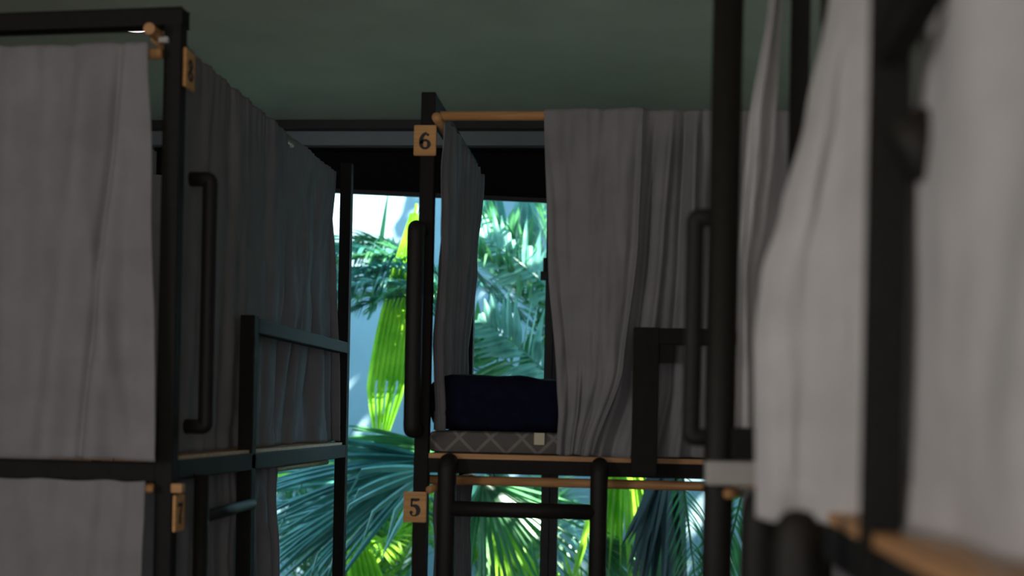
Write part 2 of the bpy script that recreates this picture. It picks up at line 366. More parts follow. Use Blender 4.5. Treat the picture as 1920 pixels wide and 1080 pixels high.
# ============================================================ ROOM SHELL
WY = 6.45      # plane of the glass
XL, XR, YB, H = -3.3, 2.6, -3.1, 3.06
struct('floor', bx(XL-.1, XR+.1, YB-.1, WY+.1, -0.1, 0), M_FLOOR)
struct('ceiling', bx(XL-.1, XR+.1, YB-.1, WY+.1, H, H+.12), M_CEIL)
struct('wall_left', bx(XL-.12, XL, YB, WY+.1, 0, H), M_WALLI)
struct('wall_right', bx(XR, XR+.12, YB, WY+.1, 0, H), M_WALLI)
struct('wall_back', bx(XL, XR, YB-.12, YB, 0, H), M_WALLI)
WX0, WX1 = -2.45, 1.9
bm = bmesh.new(); box(bm, XL, WX0, WY-.08, WY+.12, 0, H); box(bm, WX1, XR, WY-.08, WY+.12, 0, H); box(bm, WX0, WX1, WY-.05, WY+.12, 2.86, H)
struct('wall_far', bm, M_WALLI)
struct('trim_1', bx(XL, XR, WY-.20, WY-.05, 2.948, 3.018, .004), M_BAND, 'pale trim board across the top of the window wall')
struct('trim_2', bx(XL, XR, WY-.26, WY-.05, 3.018, H, .003), plain('dark_track_metal', (0.035, 0.035, 0.035), 0.6), 'dark curtain track under the ceiling')
# sliding windows
ML = -0.405
def window(name, x0, x1, lab):
    o = thing(name, lab, 'window', ((x0+x1)/2, WY, 0.03)); o['kind'] = 'structure'; del o['category']; del o['label']
    bm = bmesh.new(); f = .042
    box(bm, x0, x0+f, WY-.03, WY+.03, 0.03, 2.86, .003); box(bm, x1-f, x1, WY-.03, WY+.03, 0.03, 2.86, .003)
    box(bm, x0, x1, WY-.03, WY+.03, 0.03, 0.11, .003); box(bm, x0, x1, WY-.03, WY+.03, 2.79, 2.86, .003)
    obj('window_frame', bm, M_FRAME, o); obj('pane', bx(x0+f-.01, x1-f+.01, WY-.004, WY+.004, 0.10, 2.80), M_GLASS, o)
    return o
window('window_1', WX0, ML, ''); w3 = window('window_2', ML, 0.9, ''); window('window_3', .9, WX1, '')
bm = bmesh.new(); q = P(1021, 517, WY-.06); box(bm, q.x-.02, q.x+.02, WY-.07, WY-.028, q.z-.022, q.z+.022, .004); tube(bm, [(q.x, WY-.05, q.z), (q.x, WY-.05, q.z+.09)], .009, 10)
obj('latch', bm, M_FRAME, w3)
# black blind, hanging a little askew
bl = thing('roller_blind', 'black roller blind pulled a short way down over the whole window', 'blind', (-0.6, WY-.10, 2.70))
A = P(625, 361, WY-.10); B = P(1020, 382, WY-.10); k = (B.z-A.z)/(B.x-A.x); zb = lambda x: A.z+(x-A.x)*k*0.85
bm = bmesh.new()
for y in (WY-.102, WY-.098):
    pass
xs = [WX0, WX1]; v = []
for y in (WY-.102, WY-.098):
    for x in xs:
        v.append(bm.verts.new((x, y, max(2.60, zb(x))))); v.append(bm.verts.new((x, y, 2.97)))
bmesh.ops.convex_hull(bm, input=bm.verts)
obj('blind_cloth', bm, M_BLACK, bl)
obj('bottom_bar', bar(bmesh.new(), (WX0, WY-.10, zb(WX0)+.008), (WX1, WY-.10, zb(WX1)+.008), .014, .022), M_FRAME, bl)
obj('roller', tube(bmesh.new(), [(WX0, WY-.12, 2.95), (WX1, WY-.12, 2.95)], .018), M_BLACK, bl, True)
# recessed lamp seen under the top rail of the near left bunk, three more behind
def downlight(x, y, lab, on):
    o = thing('ceiling_light', lab, 'lamp', (x, y, H-.012), 'round ceiling downlights' if not on else None)
    bm = bmesh.new(); tube(bm, [(x, y, H-.012), (x, y, H)], .062, 28); obj('trim_ring', bm, M_BAND, o)
    bm = bmesh.new(); tube(bm, [(x, y, H-.016), (x, y, H-.008)], .050, 28); obj('diffuser', bm, M_LAMP, o, False, 'glowing pinkish white disc')
    return o
c = P(249, 53, 4.9); downlight(c.x*((H-.015-CZ)/(c.z-CZ))+0.0, 4.9*((H-.015-CZ)/(c.z-CZ)), 'small round ceiling downlight glowing just under the bunk top rail', True)

# ============================================================ BUNKS
PW = 0.046
def post(par, x, y, z0, z1, wx=PW, wy=PW, label=None): return obj('post', bx(x-wx/2, x+wx/2, y-wy/2, y+wy/2, z0, z1, .004), M_METAL, par, False, label)
def loop_handle(par, base, out, z0, z1, r, reach):
    b_ = Vector(base); o_ = Vector(out).normalized()
    pts = rounded([b_+Vector((0, 0, z1)), b_+o_*reach+Vector((0, 0, z1)), b_+o_*reach+Vector((0, 0, z0)), b_+Vector((0, 0, z0))], r*0.5, 4)
    return obj('grab_handle', tube(bmesh.new(), pts, r, 16), M_TUBE, par, True, 'black tubular grab handle')
def slats(x0, x1, y0, y1, z, along='y'):
    bm = bmesh.new(); n = 12
    if along == 'y':
        for k in range(n): a = x0+(x1-x0)*k/n; box(bm, a+.002, a+(x1-x0)/n-.002, y0, y1, z-.016, z, .001)
    else:
        for k in range(n): a = y0+(y1-y0)*k/n; box(bm, x0, x1, a+.002, a+(y1-y0)/n-.002, z-.016, z, .001)
    return bm
def mattress_mesh(x0, x1, y0, y1, z0, z1):
    bm = bmesh.new(); box(bm, x0, x1, y0, y1, z0, z1, .022); return bm

# ---- left bunk (plates 8 and 7); access side is the plane X = LX
LX, LY0, LY1 = -1.165, 3.17, 5.20
lb = thing('bunk_bed', 'black metal bunk bed on the left carrying plates 8 and 7', 'bunk bed', (-1.7, 4.2, 0))
lx0 = -2.22
zt = P(320, 15, LY0).z
post(lb, LX-PW/2, LY0+PW/2, 0, zt); post(lb, LX-PW/2, LY1-PW/2, 0, zt); post(lb, lx0, LY1-PW/2, 0, zt); post(lb, lx0, LY0+PW/2+.05, 0, zt)
a = P(0, 30, LY0+.04); ztl = a.z
obj('top_rail', bar(bmesh.new(), (LX, LY0+PW/2, zt-.020), (lx0-.02, LY0+PW/2+.06, zt-.028), PW, .040), M_METAL, lb)
obj('top_rail', bar(bmesh.new(), (lx0, LY0+.05, zt-PW/2), (lx0, LY1, zt-PW/2), PW, PW), M_METAL, lb)
DT = 1.492; DB = 1.436
obj('side_rail', bx(LX-PW, LX, LY0+PW, LY1-PW, DB, DT-.004, .004), M_METAL, lb)
obj('side_rail', bx(lx0-PW/2, lx0+PW/2, LY0+.1, LY1-PW, DB, DT-.004, .004), M_METAL, lb)
obj('end_rail', bx(lx0, LX-PW, LY0+.002, LY0+PW-.002, DB-.004, DT-.012, .004), M_METAL, lb)
obj('end_rail', bx(lx0, LX-PW, LY1-PW+.002, LY1-.002, DB, DT-.01, .004), M_METAL, lb)
obj('bed_deck', slats(lx0+.03, LX+.004-.01, LY0+PW+.002, LY1-PW-.03, DT+.006), M_WOOD, lb, False, 'pale wooden slat deck')
# second, lower pair of rails under the mattress edge of the near end
obj('cross_rail', bx(LX-.42, LX-PW, LY0+.06, LY0+.10, DB-.028, DB+.03, .003), M_METAL, lb)
gy = 3.88
g1 = bx(LX-PW, LX, gy-PW/2, gy+PW/2, 0, 1.915, .004); obj('guard_post', g1, M_METAL, lb)
obj('guard_rail', bx(LX-PW, LX, gy+PW/2, LY1-PW, 1.862, 1.908, .004), M_METAL, lb)
bm = bmesh.new()
v = [bm.verts.new(p) for p in [(LX-.028, gy+PW/2, 1.865), (LX-.028, gy+PW/2, 1.80), (LX-.028, gy+PW/2+.09, 1.865), (LX-.018, gy+PW/2, 1.865), (LX-.018, gy+PW/2, 1.80), (LX-.018, gy+PW/2+.09, 1.865)]]
bmesh.ops.convex_hull(bm, input=v); obj('gusset', bm, M_METAL, lb)
loop_handle(lb, (LX-.01, LY0+.12, 0), (1, 0, 0), P(370, 800, LY0+.12).z, P(370, 336, LY0+.12).z, .0195, P(389, 600, LY0+.12).x-LX+.01)
# ladder between the near post and the guard post
ld = obj('ladder', tube(bmesh.new(), [(LX+.02, LY0+.17, 0.03), (LX+.02, LY0+.17, DB+.01)], .020, 16), M_TUBE, lb, True)
for z in (P(418, 957, 3.6).z, 1.08, .77, .46):
    obj('rung', tube(bmesh.new(), [(LX+.02, LY0+.17, z), (LX-.005, gy, z)], .017, 14), M_TUBE, ld, True)
rz = 2.575; RX = LX-.078
obj('curtain_rod', tube(bmesh.new(), [(RX, LY0+.03, rz), (RX, LY1-.05, rz)], .0145, 16), M_WOOD, lb, True, 'round wooden curtain rod along the aisle side')
q = P(285, 58, LY0-.03); q2 = P(288, 90, LY0-.03)
obj('rod_knob', tube(bmesh.new(), [(q.x, LY0-.05, q.z), (q.x, LY0+.01, q.z)], .015, 18), M_WOOD, lb, False, 'round end of a wooden rod')
obj('curtain_rod', tube(bmesh.new(), [(LX-PW+.002, LY0-.015, q2.z-.010), (-2.25, LY0+.02, q2.z-.010)], .0145, 16), M_WOOD, lb, True, 'round wooden curtain rod across the near end')
obj('rod_clip', bx(q2.x+.004, q2.x+.03, LY0-.012, LY0+.005, q2.z+.02, q2.z+.035, .003), M_PALEBOX, lb)
q = P(338, 122, LY0); number_plate(lb, 8, (LX+.005, LY0+.048, q.z), (0, 1, 0), (1, 0, 0), .070, .100)
q = P(328, 964, LY0); number_plate(lb, 7, (LX+.005, LY0+.040, q.z), (0, 1, 0), (1, 0, 0), .070, .094)
q = P(340, 916, LY0); obj('rod_knob', bx(LX-.002, LX+.028, LY0-.004, LY0+.022, q.z-.012, q.z+.012, .004), M_WOOD, lb, False, 'orange wooden rod end above plate 7')
q = P(280, 916, LY0-.02); obj('curtain_rod', tube(bmesh.new(), [(q.x+.010, LY0-.02, q.z), (-2.2, LY0+.03, q.z)], .0115, 14), M_WOOD, lb, True, 'lower wooden curtain rod')
obj('curtain_rod', tube(bmesh.new(), [(RX, LY0+.05, q.z), (RX, LY1-.05, q.z)], .0115, 14), M_WOOD, lb, True, 'lower wooden curtain rod along the aisle side')

# ---- middle bunk (plates 6 and 5); access side faces the camera, plane Y = MY
MX, MY, MY1, MXR = -0.685, 4.0, 5.12, 1.32
mb = thing('bunk_bed', 'black metal bunk bed in the middle carrying plates 6 and 5, open towards the window', 'bunk bed', (0.3, 4.5, 0))
zt = P(804, 172, MY).z
post(mb, MX+PW/2, MY+PW/2, 0, zt); post(mb, MX+PW/2, MY1-PW/2, 0, zt-.002); post(mb, MXR, MY+PW/2, 0, zt); post(mb, MXR, MY1-PW/2, 0, zt)
obj('top_rail', bx(MX+.001, MX+PW-.001, MY+PW, MY1-PW, zt-.055, zt, .004), M_METAL, mb)
obj('top_rail', bx(MXR-PW/2, MXR+PW/2, MY+PW, MY1-PW, zt-.055, zt, .004), M_METAL, mb)
obj('side_rail', bx(MX+PW, MXR-PW/2, MY+.001, MY+PW-.001, DB, DT-.005, .004), M_METAL, mb)
obj('side_rail', bx(MX+PW, MXR-PW/2, MY1-PW, MY1, DB, DT-.005, .004), M_METAL, mb)
obj('end_rail', bx(MX+.001, MX+PW-.001, MY+PW, MY1-PW, DB, DT-.005, .004), M_METAL, mb)
obj('bed_deck', slats(MX+PW+.002, MXR-.03, MY-.004, MY1-.01, DT+.006, 'x'), M_WOOD, mb, False, 'orange wooden slat deck')
gx = P(1212, 700, MY).x
bm = bx(gx-.042, gx+.036, MY-.105, MY-.083, DT-.04, P(1200, 614, MY-.09).z, .003); box(bm, gx-.040, gx+.034, MY-.104, MY+.002, DT-.045, DT-.012, .002); obj('guard_post', bm, M_METAL, mb)
obj('guard_rail', bx(gx+.036, MXR, MY-.105, MY-.075, P(1260, 646, MY-.09).z, P(1260, 616, MY-.09).z, .003), M_METAL, mb)
obj('gusset', bx(gx+.036, gx+.082, MY-.098, MY-.090, P(1250, 683, MY).z, P(1250, 644, MY).z, .001), M_METAL, mb)
loop_handle(mb, (P(782, 600, 3.98).x, MY+.01, 0), (0, -1, 0), P(782, 806, 3.93).z, P(782, 428, 3.93).z, .027, .085)
zl = P(838, 856, 3.95).z
lx_a, lx_b = P(837, 950, 3.95).x, P(1122, 960, 3.95).x
ld = obj('ladder', tube(tube(bmesh.new(), rounded([(lx_a, 3.95, 0.03), (lx_a, 3.95, zl-.02), (lx_a, MY+.01, zl-.02)], .03, 6), .0295, 16), rounded([(lx_b, 3.95, 0.03), (lx_b, 3.95, zl-.02), (lx_b, MY+.01, zl-.02)], .03, 6), .027, 16), M_TUBE, mb, True)
zr = P(980, 957, 3.95).z
for k_ in range(4):
    obj('rung', tube(bmesh.new(), [(lx_a, 3.95, zr-.31*k_), (lx_b, 3.95, zr-.31*k_)], .0245, 14), M_TUBE, ld, True)
rz6 = P(950, 217, 3.97).z
obj('curtain_rod', tube(bmesh.new(), [(P(826, 217, 3.97).x, 3.972, rz6), (1.3, 3.972, rz6)], .0145, 18), M_WOOD, mb, True, 'round orange wooden curtain rod across the front')
obj('curtain_rod', tube(bmesh.new(), [(MX+PW+.012, MY-.045, rz6-.008), (MX+PW+.012, MY1-.05, rz6-.008)], .0155, 18), M_WOOD, mb, True, 'wooden curtain rod running back towards the window')
zr5 = P(1060, 906, 4.04).z
obj('curtain_rod', tube(bmesh.new(), [(P(800, 888, 4.05).x, 4.06, zr5), (1.3, 4.06, zr5)], .0150, 16), M_WOOD, mb, True, 'lower wooden curtain rod across the front')
obj('curtain_rod', tube(bmesh.new(), [(MX+PW+.012, MY-.03, zr5-.028), (MX+PW+.012, MY1-.05, zr5-.028)], .0125, 14), M_WOOD, mb, True, 'lower wooden curtain rod running back')
q = P(796, 262, 3.985); number_plate(mb, 6, (q.x, MY-.004, q.z), (1, 0, 0), (0, -1, 0), .071, .096)
q = P(777, 951, 3.985); number_plate(mb, 5, (q.x, MY-.004, q.z), (1, 0, 0), (0, -1, 0), .073, .096)

# ---- right bunk beside the camera; access side is the plane X ~ .3
rb = thing('bunk_bed', 'black metal bunk bed close on the right, blurred', 'bunk bed', (0.8, 1.8, 0))
c1 = P(1364, 100, 2.5)
obj('post', tube(bmesh.new(), [(c1.x, 2.5, 0), (c1.x, 2.5, 2.75)], .0295, 20), M_TUBE, rb, True, 'thick round black post')
obj('post', bx(.30, .336, 2.58, 2.61, 0, 2.7, .003), M_METAL, rb)
obj('post', bx(.318, .353, 2.28, 2.31, 0, 2.7, .003), M_METAL, rb)
c3 = P(1667, 300, 1.5)
obj('post', bx(c3.x-.022, c3.x+.020, 1.48, 1.52, 0, 2.6, .003), M_METAL, rb)
obj('post', bx(1.28, 1.32, .5, .54, 0, 2.6, .003), M_METAL, rb); obj('post', bx(1.28, 1.32, 2.58, 2.62, 0, 2.6, .003), M_METAL, rb)
obj('brace', bar(bmesh.new(), P(1672, 92, 1.46), P(1840, -190, 1.30), .028, .028), M_METAL, rb)
q = P(1722, 300, 1.45); bm = bmesh.new(); tube(bm, [(c3.x+.01, 1.47, q.z+.05), (c3.x+.03, 1.465, q.z+.01), (q.x+.005, 1.46, q.z-.02)], .016, 12, True, [.026, .022, .010]); obj('clamp', bm, M_TUBE, rb, True)
obj('bed_deck', slats(.272, 1.28, .55, 2.45, DT+.004), M_WOOD, rb, False, 'orange wooden slat deck, blurred')
obj('side_rail', bx(.276, .316, .55, 1.478, 1.425, DT-.013, .004), M_METAL, rb); obj('side_rail', bx(.276, .316, 1.522, 2.5, 1.425, DT-.013, .004), M_METAL, rb)
obj('side_rail', bx(1.262, 1.28, .55, 2.6, 1.425, DT-.013, .004), M_METAL, rb)
obj('end_rail', bx(.316, 1.262, .52, .56, 1.425, DT-.013, .004), M_METAL, rb); obj('end_rail', bx(.316, 1.262, 2.46, 2.5, 1.425, DT-.013, .004), M_METAL, rb)
z0, z1 = P(1385, 862, 2.5).z, P(1385, 802, 2.5).z
obj('bracket', bx(c1.x+.02, c1.x+.13, 2.46, 2.52, z0, z1, .004), M_METAL, rb)
loop_handle(rb, (c1.x, 2.5, 0), (-1, 0, 0), P(1310, 820, 2.5).z, P(1310, 408, 2.5).z, .0175, c1.x-P(1300, 600, 2.5).x)
ldr = obj('ladder', tube(tube(bmesh.new(), [(.212, 1.65, 0.03), (.212, 1.65, 1.46), (.212, 1.65, 1.49), (.212, 1.65, 1.505), (.212, 1.65, 1.509)], .031, 20, True, [.032, .032, .028, .018, .006]), [(.212, 2.12, 0.03), (.212, 2.12, 1.46), (.212, 2.12, 1.49), (.212, 2.12, 1.505), (.212, 2.12, 1.509)], .031, 20, True, [.032, .032, .028, .018, .006]), M_TUBE, rb, True)
for z in (1.33, 1.02, .71, .40): obj('rung', tube(bmesh.new(), [(.212, 1.65, z), (.212, 2.12, z)], .020, 14), M_TUBE, ldr, True)
obj('curtain_rod', tube(bmesh.new(), [(.335, .4, 2.52), (.335, 2.6, 2.52)], .015, 14), M_WOOD, rb, True)
obj('curtain_rod', tube(bmesh.new(), [(.30, 1.55, 1.36), (.30, 2.55, 1.36)], .012, 14), M_WOOD, rb, True)
q = P(1364, 925, 2.45); obj('rod_knob', tube(bmesh.new(), [(q.x, 2.44, q.z), (q.x+.03, 2.52, q.z)], .010, 12), M_WOOD, rb, True)
q0, q1 = P(1322, 909, 2.42), P(1412, 866, 2.42)
bm = bx(q0.x, q1.x+.03, 2.40, 2.46, q0.z, q1.z, .006)
tag(obj('junction_box', bm, M_PALEBOX), 'pale grey box fixed to the thick round post at deck height', 'box')

# ============================================================ MATTRESS, PILLOW
def mattress(x0, x1, y0, y1, z0, z1, lab):
    o = thing('mattress', lab, 'mattress', ((x0+x1)/2, (y0+y1)/2, z0))
    bm = mattress_mesh(x0, x1, y0, y1, z0, z1); obj('mattress_body', bm, M_MATT, o)
    return o
mt = mattress(P(800, 830, MY).x, 1.24, MY+.03, MY1-.06, DT+.007, P(900, 809, MY+.03).z, 'thin dark quilted mattress on the middle bunk under the navy pillow')
q0, q1 = P(1001, 834, MY+.02), P(1021, 812, MY+.02)
obj('care_tag', bx(q0.x, q1.x, MY+.022, MY+.028, q0.z, q1.z, .0008), M_TAG, mt, False, 'small cream fabric tag')
def pillow(x0, x1, y0, y1, z0, z1, n=40):
    bm = bmesh.new(); bmesh.ops.create_cube(bm, size=2.0); bmesh.ops.subdivide_edges(bm, edges=bm.edges, cuts=14, use_grid_fill=True)
    for v in bm.verts:
        c = v.co.copy(); e = 5.0
        r = (abs(c.x)**e+abs(c.y)**e+abs(c.z)**e)**(1/e); m_ = max(abs(c.x), abs(c.y), abs(c.z)); c *= m_/r
        sag = 1-0.12*abs(c.x)**3; top = -0.07*(c.x+1)*0.5 if c.z > 0 else 0
        nz = 0.05*noise.noise(Vector((c.x*3, c.y*3, c.z*3)))+0.02*noise.noise(Vector((c.x*9, c.y*9, c.z*9)))
        v.co = Vector(((x0+x1)/2+c.x*(x1-x0)/2*(1+nz*.3), (y0+y1)/2+c.y*(y1-y0)/2*(1+nz), z0+(c.z*.5+.5+top+(nz if c.z > 0 else 0))*(z1-z0)))
    return bm
zm = P(900, 809, MY+.03).z
a0, a1 = P(800, 750, MY+.06), P(1060, 750, MY+.06)
tag(obj('pillow', pillow(a0.x, a1.x+.04, MY+.06, MY+.34, zm-.003, P(850, 700, MY+.08).z), M_NAVY, None, True), 'thick navy blue pillow lying on the dark quilted mattress', 'pillow')

# ============================================================ CURTAINS
def XY(px, py, d): p = P(px, py, d); return Vector((p.x, p.y, 0))
V = Vector
# near end of the left bunk, upper: hangs from the rod across the near end
q2c = P(288, 90, LY0-.03).z+.002; ed = -.05
curtain('curtain', [(0, V((-1.98, LY0-.0, 0))), (1, V((-1.98, LY0-.0, 0)))],
        [(0, XY(279, 100, LY0-.045)), (.3, XY(283, 400, LY0-.045)), (1, XY(291, 860, LY0-.05))], P(150, 861, LY0-.05).z, q2c+.008,
        'grey curtain closing the upper near end of the left bunk', (0, -1, 0),
        folds=[(.80, .63, .05, .024, 0), (.62, .56, .05, -.012, .1), (.92, .80, .035, .014, 0), (.90, .74, .015, -.018, .0), (.40, .45, .04, .016, .1), (.70, .90, .03, .012, .35)], pleat=(5, .004, .008), seed=3, nu=200)
curtain('curtain', [(0, V((-1.98, LY0-.01, 0))), (1, V((-1.98, LY0-.01, 0)))],
        [(0, XY(271, 910, LY0-.04)), (1, XY(262, 1080, LY0-.045))], 0.72, P(150, 899, LY0-.02).z,
        'grey curtain closing the lower near end of the left bunk', (0, -1, 0),
        folds=[(.82, .76, .03, .010, 0), (.6, .64, .05, .012, 0)], pleat=(5, .003, .010), seed=5)
# aisle side of the left bunk, upper: a near and a far curtain on one rod
ztop = rz+.022
def lside(y): return V((RX+.022, y, 0))
curtain('curtain', [(0, lside(LY0+.06)), (1, lside(LY0+.07))], [(0, V((RX+.02, 4.33, 0))), (.5, V((RX+.022, 4.33, 0))), (1, V((RX+.02, 4.30, 0)))], DT+.01, ztop,
        'brownish grey curtain on the aisle side of the left bunk, behind the grab handle', (1, 0, 0),
        folds=[(.30, .12, .04, .012, 0), (.55, .50, .05, .010, 0), (.9, .95, .04, .012, 0)], pleat=(8, .003, .006), seed=8)
curtain('curtain', [(0, V((RX+.018, 4.34, 0))), (.5, V((RX+.004, 4.30, 0))), (1, V((RX+.002, 4.05, 0)))],
        [(0, V((RX+.022, 5.12, 0))), (.3, V((RX+.01, 5.10, 0))), (.75, V((RX+.018, 5.12, 0))), (1, V((RX+.02, 5.15, 0)))], DT+.01, ztop,
        'teal grey curtain nearest the window on the left bunk, bunched at its hem', (1, 0.15, 0),
        folds=[(.55, .15, .06, .02, .2), (.80, .60, .05, -.02, .3), (.40, .85, .06, .018, .5)], pleat=(6, .003, .015), seed=13, nu=200)
curtain('curtain', [(0, V((lx0+.03, LY1-.065, 0))), (1, V((lx0+.03, LY1-.065, 0)))],
        [(0, XY(620, 330, LY1-.065)), (.4, XY(632, 520, LY1-.065)), (.75, XY(639, 700, LY1-.065)), (1, XY(639, 836, LY1-.065))], DT+.01, ztop-.01,
        'grey curtain on the window end of the left bunk, only its dark edge showing', (0, 1, 0), pleat=(7, .006, .012), seed=15)
# aisle side of the left bunk, lower
curtain('curtain', [(0, V((RX+.02, LY0+.09, 0))), (1, V((RX+.02, LY0+.10, 0)))], [(0, V((RX+.02, 4.33, 0))), (.5, V((RX+.022, 4.38, 0))), (1, V((RX+.02, 4.42, 0)))], 0.70, DB-.003,
        'grey curtain on the lower aisle side of the left bunk, behind the ladder', (1, 0, 0), pleat=(10, .008, .016), folds=[(.8, .9, .03, .02, 0), (.9, .97, .02, -.02, 0)], seed=21)
curtain('curtain', [(0, V((lx0+.03, LY1-.065, 0))), (1, V((lx0+.03, LY1-.065, 0)))], [(0, V((-1.62, LY1-.065, 0))), (1, V((-1.60, LY1-.065, 0)))], 0.70, DB-.003,
        'grey curtain on the window end of the lower left bunk, seen only through gaps', (0, 1, 0), pleat=(6, .006, .012), seed=16)
# middle bunk, side towards the left: upper
sx_ = MX+PW+.032
curtain('curtain', [(0, V((sx_, MY-.01, 0))), (.15, V((sx_-.005, MY-.012, 0))), (1, V((sx_-.01, MY+.0, 0)))],
        [(0, V((sx_, 5.02, 0))), (.4, V((sx_-.018, 4.96, 0))), (.7, V((sx_-.035, 4.86, 0))), (1, V((sx_-.035, 4.82, 0)))], zm+.002, rz6+.012,
        'grey green curtain on the left side of the middle bunk, beside plate 6', (1, 0, 0), pleat=(9, .006, .020), folds=[(.2, .25, .05, .014, 0), (.55, .5, .06, .018, .2)], seed=31, nu=200)
curtain('curtain', [(0, V((sx_-.006, MY+.07, 0))), (1, V((sx_-.006, MY+.06, 0)))], [(0, V((sx_, 4.85, 0))), (1, V((sx_-.005, 4.87, 0)))], 0.70, zr5-.02,
        'striped grey pleated curtain on the lower left side of the middle bunk, beside plate 5', (1, 0, 0), pleat=(14, .010, .018), seed=37, nu=220)
# middle bunk, front
yf = 3.930
curtain('curtain', [(0, XY(1020, 212, yf)), (.45, XY(1028, 500, yf)), (.8, XY(1044, 760, yf)), (.88, XY(1047, 800, yf)), (1, XY(1043, 860, yf))],
        [(0, XY(1206, 212, yf-.005)), (.15, XY(1203, 300, yf-.01)), (.4, XY(1196, 470, yf-.02)), (.75, XY(1168, 700, yf-.02)), (1, XY(1112, 862, yf-.01))],
        DT+.012, rz6+.012, 'grey curtain across the front of the middle bunk, half drawn beside the navy pillow', (0, -1, 0),
        folds=[(.06, .20, .05, -.010, 0), (.95, .93, .06, -.020, .05), (.40, .55, .10, .010, .1), (.15, .42, .03, .016, .72)], pleat=(2.0, .003, .004), seed=41, hem=.10)
curtain('curtain', [(0, XY(1190, 212, yf+.012)), (.4, XY(1170, 470, yf+.024)), (.8, XY(1140, 760, yf+.03)), (1, XY(1100, 862, yf+.03))],
        [(0, XY(1500, 214, yf+.012)), (.3, XY(1500, 400, yf+.004)), (1, XY(1500, 862, yf+.01))],
        DT+.010, rz6+.011, 'darker grey curtain folded at the front right of the middle bunk, behind the guard rail', (0, -1, 0),
        folds=[(.05, .06, .02, .02, 0), (.13, .12, .025, -.026, 0), (.23, .20, .02, .024, 0), (.31, .33, .025, -.026, 0), (.37, .43, .02, .024, 0), (.48, .50, .03, -.02, .1)], pleat=(5, .004, .006), seed=47, hem=.10)
# right bunk
def EX(pts, d): return [(v_, XY(px, py, d)) for v_, px, py in pts]
zA0, zA1 = P(1500, 972, 1.9).z, 2.45
vA = lambda py: (zA1-P(1500, py, 1.9).z)/(zA1-zA0)
curtain('curtain', EX([(0, 1585, -200), (vA(0), 1556, 0), (vA(230), 1510, 230), (vA(400), 1465, 400), (vA(520), 1428, 520), (vA(640), 1415, 640), (1, 1418, 970)], 1.9),
        EX([(0, 1640, -200), (vA(0), 1640, 0), (1, 1628, 970)], 1.78), zA0, zA1, 'pale grey curtain hanging between the two near posts of the right bunk, blurred', (-.1, -1, 0),
        folds=[(.55, .15, .25, .02, .15), (.2, .5, .2, .012, .1)], pleat=(1.2, .006, .010), seed=51, mat=M_CURT2, nu=60)
zB1 = 2.50
curtain('curtain', [(0, V((.345, 1.56, 0))), (1, V((.325, 1.58, 0)))], [(0, V((.345, .62, 0))), (1, V((.322, .62, 0)))], DT+.012, zB1,
        'pale grey curtain nearest the camera on the right bunk, strongly blurred', (-1, 0, 0),
        folds=[(.30, .15, .10, .020, 0), (.60, .30, .10, -.02, .1)], pleat=(3, .006, .012), seed=55, mat=M_CURT2)
zC0, zC1 = P(1400, 806, 2.66).z, 2.50
vC = lambda py: (zC1-P(1400, py, 2.66).z)/(zC1-zC0)
curtain('curtain', EX([(0, 1448, -60), (vC(0), 1442, 0), (vC(250), 1402, 250), (vC(470), 1386, 470), (1, 1380, 806)], 2.66),
        EX([(0, 1470, -60), (vC(0), 1466, 0), (vC(250), 1452, 250), (vC(400), 1436, 400), (vC(520), 1416, 520), (1, 1425, 806)], 2.70), zC0, zC1,
        'narrow strip of pale curtain beside the thick round post', (0, -1, 0), pleat=(1.5, .004, .008), seed=58, mat=M_CURT2, nu=40)
curtain('curtain', [(0, XY(1392, 915, 2.66)), (1, XY(1375, 1080, 2.66))], [(0, XY(1680, 915, 2.66)), (1, XY(1680, 1080, 2.66))], 0.70, P(1400, 915, 2.66).z,
        'grey curtain of the lower right bunk, a sliver beside the ladder', (0, -1, 0), pleat=(2.5, .008, .014), seed=61, nu=50)

# added frame on the solid back wall, housing the fill light behind the camera
o = thing('added_back_window', '', 'window', (.35, YB, 1.7)); o['kind'] = 'structure'; del o['category']; del o['label']
bm = bmesh.new()
for x in (-.85, .33, 1.51): box(bm, x, x+.05, YB, YB+.05, .9, 2.5, .003)
box(bm, -.85, 1.56, YB, YB+.05, .88, .94, .003); box(bm, -.85, 1.56, YB, YB+.05, 2.46, 2.52, .003)
obj('window_frame', bm, M_FRAME, o)
# ============================================================ GARDEN
GY = 9.8
struct('ground', bx(-9, 7, WY+.12, GY+.3, -.12, -.02), M_SOIL)
struct('wall_garden', bx(-9, 7, GY, GY+.2, -.05, 3.65), M_GWALL, 'pale blue grey rendered garden wall behind the palms')

# A: arching feather palm upper left
pa = thing('palm', 'blue green feather palm arching in the upper left of the window', 'palm', (-2.1, 8.0, 0))
crown = P(840, 610, 8.0)
cane(pa, (crown.x+.1, 8.0, 0), crown, .03)
for i, (px, py, dd, rise, mt_, L) in enumerate([(560, 520, 7.9, .42, M_L_TEAL, .30), (590, 590, 7.6, .30, M_L_TEAL, .26), (600, 500, 8.3, .46, M_L_MID, .30), (640, 560, 8.0, .36, M_L_TEAL, .26), (570, 600, 8.3, .24, M_L_MID, .28), (660, 480, 8.3, .36, M_L_MID, .26), (620, 545, 8.1, .34, M_L_PALE, .24)]):
    e = P(px, py, dd); m1 = crown+(e-crown)*.3+V((0, 0, rise)); m2 = crown+(e-crown)*.7+V((0, 0, rise*.9))
    feather(pa, mt_, (crown, m1, m2, e), 44, L, .028, 1.5, 60, None, .12, seed=100+i, kinks=.3)
